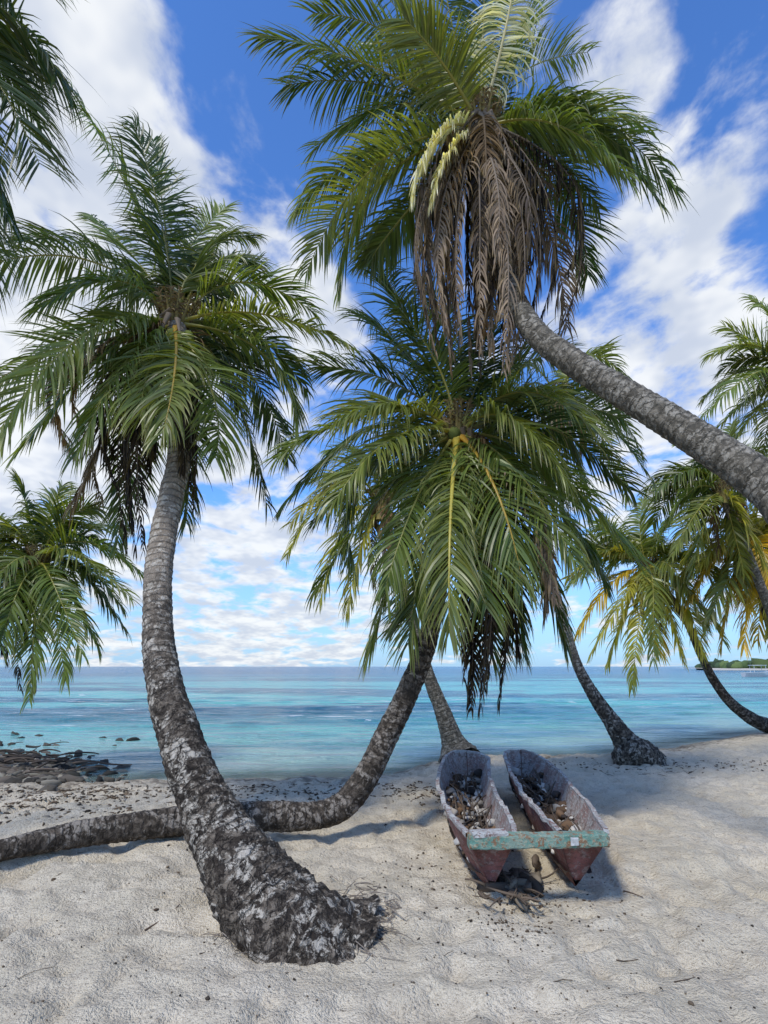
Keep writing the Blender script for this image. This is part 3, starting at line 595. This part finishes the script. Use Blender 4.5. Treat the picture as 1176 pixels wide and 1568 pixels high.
scatter(260,lambda:r.normal(820,55),lambda:r.normal(1400,28),.005,.013,browns)
scatter(1000,lambda:r.uniform(-60,680),lambda:1203+abs(r.normal(0,12)),.008,.022,browns[:3],(1.6,.8,.3))
scatter(300,lambda:r.uniform(830,1176),lambda:1172+r.normal(0,5),.008,.020,browns[:3],(1.6,.8,.3))
scatter(800,lambda:r.uniform(-60,200),lambda:r.normal(1218,18),.008,.030,browns,(1.6,.8,.35))
scatter(26,lambda:r.uniform(0,1176),lambda:r.uniform(1200,1540),.010,.02,browns[:3])
for i in range(280):
    k=r.random()
    if k<.6: px,py=r.uniform(-40,650),1205+abs(r.normal(0,10))
    elif k<.88: px,py=r.normal(990,45),r.normal(1176,6)
    else: px,py=r.uniform(0,1176),r.uniform(1220,1540)
    p=gp(px,py); th=r.normal(0,.7); l=r.uniform(.03,.22); q=p+np.array([math.cos(th)*l,math.sin(th)*l,0]); q[2]=float(gz(q[0],q[1]))
    stick(A,p+[0,0,.004],q+[0,0,.004],r.uniform(.0015,.004),(.11,.08,.055),r,.1,4,4)
for a,b_ in (((222,1422),(275,1392)),((930,1292),(985,1290)),((955,1365),(985,1378))):
    p=gp(*a);q=gp(*b_); stick(A,p+[0,0,.008],q+[0,0,.010],.006,(.10,.07,.05),r,.06)
A.make('beach_debris',m_col)
A=Acc(); r=np.random.default_rng(14)
for i in range(650):
    px=r.normal(35,62); py=r.normal(1172,14)+ (px-40)*.10; p=onz(px,py,-.24); z=max(float(gz(p[0],p[1])),WZ-.06)
    blob(A,(p[0],p[1],z+.03),r.uniform(.03,.15)*(1 if px<110 else .6),[(.08,.07,.055),(.13,.11,.09),(.04,.036,.03),(.22,.20,.16)][r.integers(4)],r,(1.5,.9,.5),10,7)
for i in range(40):
    px=r.normal(35,45); py=r.normal(1164,10); p=onz(px,py,-.16); th=r.normal(.2,.5); l=r.uniform(.2,.7)
    stick(A,(p[0],p[1],-.2+r.uniform(0,.10)),(p[0]+math.cos(th)*l,p[1]+math.sin(th)*l,-.2+r.uniform(0,.14)),r.uniform(.01,.03),(.09,.07,.055),r,.12)
for i in range(34):
    p=onz(r.uniform(20,210),r.uniform(1120,1188),WZ); blob(A,(p[0],p[1],WZ-.02),r.uniform(.05,.16),(.06,.055,.045),r,(1.5,.9,.35),10,7)
A.make('shore_rocks_and_driftwood',m_col)
# ------------------------------------------------------------ distant headland and boat
A=Acc(); r=np.random.default_rng(15)
hd=empty('distant_headland')
for i in range(620):
    s=r.random(); x=178+s*450; y=330-s*70+r.uniform(-6,30); h=r.uniform(1.5,4.0)*min(1,s*5+.35)
    blob(A,(x,y,h*.9+.4),r.uniform(1.8,4.0),[(.07,.11,.04),(.11,.15,.05),(.05,.08,.04)][r.integers(3)],r,(1.4,1,.8),8,6)
A.make('trees',m_col,hd)
n=60; V=[];
for i in range(n):
    s=i/(n-1); x=165+s*480; y=325-s*72
    V+= [(x,y-9,WZ-.3),(x,y-4,.5),(x,y+40,.8)]
Fq=[]
for i in range(n-1): Fq+=[(i*3,i*3+3,i*3+4,i*3+1),(i*3+1,i*3+4,i*3+5,i*3+2)]
mkmesh('beach',V,Fq,mat_plain('pale_sand',(.6,.55,.45)),hd)
bt=empty('motor_boat'); m_w=mat_plain('white_hull',(.75,.76,.76),.4)
c=at(1162,1030,120); c[2]=WZ
prof=[(-3,.9,.75),(-2.4,1.0,.75),(0,1.05,.8),(2,.7,.95),(3,.05,1.15)]
V=[]
for x,w_,h_ in prof: V+=[(c[0]+x,c[1]-w_,c[2]+h_),(c[0]+x,c[1]-w_*.6,c[2]-.1),(c[0]+x,c[1]+w_*.6,c[2]-.1),(c[0]+x,c[1]+w_,c[2]+h_)]
Fq=[(0,1,2,3)]
for i in range(4):
    for j in range(3): Fq.append((i*4+j,i*4+j+1,i*4+j+5,i*4+j+4))
    Fq.append((i*4+3,i*4,i*4+4,i*4+7))
mkmesh('hull',V,Fq,m_w,bt,smooth=False)
rough_box('canopy',(c[0]-1.4,c[1],c[2]+2.1),(c[0]+1.2,c[1],c[2]+2.1),1.7,.1,m_w,bt,8,n=4)
for dx in (-1.2,1.0):
    for dy in (-.7,.7): rough_box('post',(c[0]+dx,c[1]+dy,c[2]+.7),(c[0]+dx+.02,c[1]+dy,c[2]+2.06),.06,.06,m_w,bt,9,n=2)
# ------------------------------------------------------------ light
s=np.array([-.40,-.62,.95]); s/=np.linalg.norm(s)
sl=bpy.data.lights.new('sun','SUN'); sl.energy=3.1; sl.angle=math.radians(9); sl.color=(1,.95,.86)
so=bpy.data.objects.new('sun',sl); sc.collection.objects.link(so); so.rotation_euler=Vector(s).to_track_quat('Z','Y').to_euler()
w=bpy.data.worlds.new('World'); sc.world=w; w.use_nodes=True; nt=w.node_tree
for n_ in list(nt.nodes): nt.nodes.remove(n_)
b=NB(nt)
sky=b.n('ShaderNodeTexSky',sky_type='NISHITA',sun_disc=False); sky.sun_elevation=math.asin(s[2]); sky.sun_rotation=math.atan2(s[0],s[1]); sky.air_density=1.0; sky.dust_density=.6; sky.ozone_density=1.5
tc=b.n('ShaderNodeTexCoord').outputs['Generated']; sp3=b.n('ShaderNodeSeparateXYZ',ins={0:tc})
z=sp3.outputs[2]; zc=b.math('ADD',b.math('MAXIMUM',z,0),.20)
cv=b.n('ShaderNodeCombineXYZ',ins={0:b.math('DIVIDE',sp3.outputs[0],zc),1:b.math('DIVIDE',sp3.outputs[1],zc),2:0.3}).outputs[0]
skyc=b.mix(1.0,sky.outputs[0],(.95,1.60,2.55),'MULTIPLY')
mp=b.n('ShaderNodeMapping'); nt.links.new(cv,mp.inputs[0]); mp.inputs['Rotation'].default_value=(0,0,math.radians(30)); mp.inputs['Scale'].default_value=(1.0,.8,1)
na=b.noise(mp.outputs[0],5.2,7,.56,.2); nb_=b.noise(cv,1.5,2,.5)
haze=b.math('SUBTRACT',1,b.mr(z,.0,.30))
dens=b.math('ADD',b.math('MULTIPLY',na,.90),b.math('MULTIPLY',nb_,.22))
blobs=[((90,40),.10,.10),((190,150),.09,.11),((290,240),.09,.10),((60,330),.16,.09),((100,480),.14,.11),((450,430),.09,.10),((330,780),.22,.08),((380,930),.14,.07),((50,640),.14,.09),((1050,330),.09,.05),((980,470),.10,.08),((1040,560),.10,.07),((1100,130),.12,.03),((390,130),.13,-.10),((900,80),.14,-.08),((900,400),.08,-.07),((980,640),.2,.05)]
for (px,py),rad,ampb in blobs:
    d=bear(px,py); dt=b.n('ShaderNodeVectorMath',operation='DOT_PRODUCT'); nt.links.new(tc,dt.inputs[0]); dt.inputs[1].default_value=tuple(d)
    dens=b.math('ADD',dens,b.mr(dt.outputs['Value'],math.cos(rad*2.0),1.0,0,ampb))
cl=b.mr(dens,.565,.73)
shade=b.mr(b.noise(mp.outputs[0],6.0,3,.6),.35,.65)
cc=b.mix(shade,(6.4,7.0,8.1),(9.7,9.9,10.0))
sc2=b.mix(b.math('MULTIPLY',haze,.62),skyc,(4.0,6.2,9.0))
fin=b.mix(b.math('MULTIPLY',cl,.93),sc2,cc)
bg=b.n('ShaderNodeBackground'); nt.links.new(fin,bg.inputs[0]); bg.inputs[1].default_value=.10
o=b.n('ShaderNodeOutputWorld'); nt.links.new(bg.outputs[0],o.inputs[0])
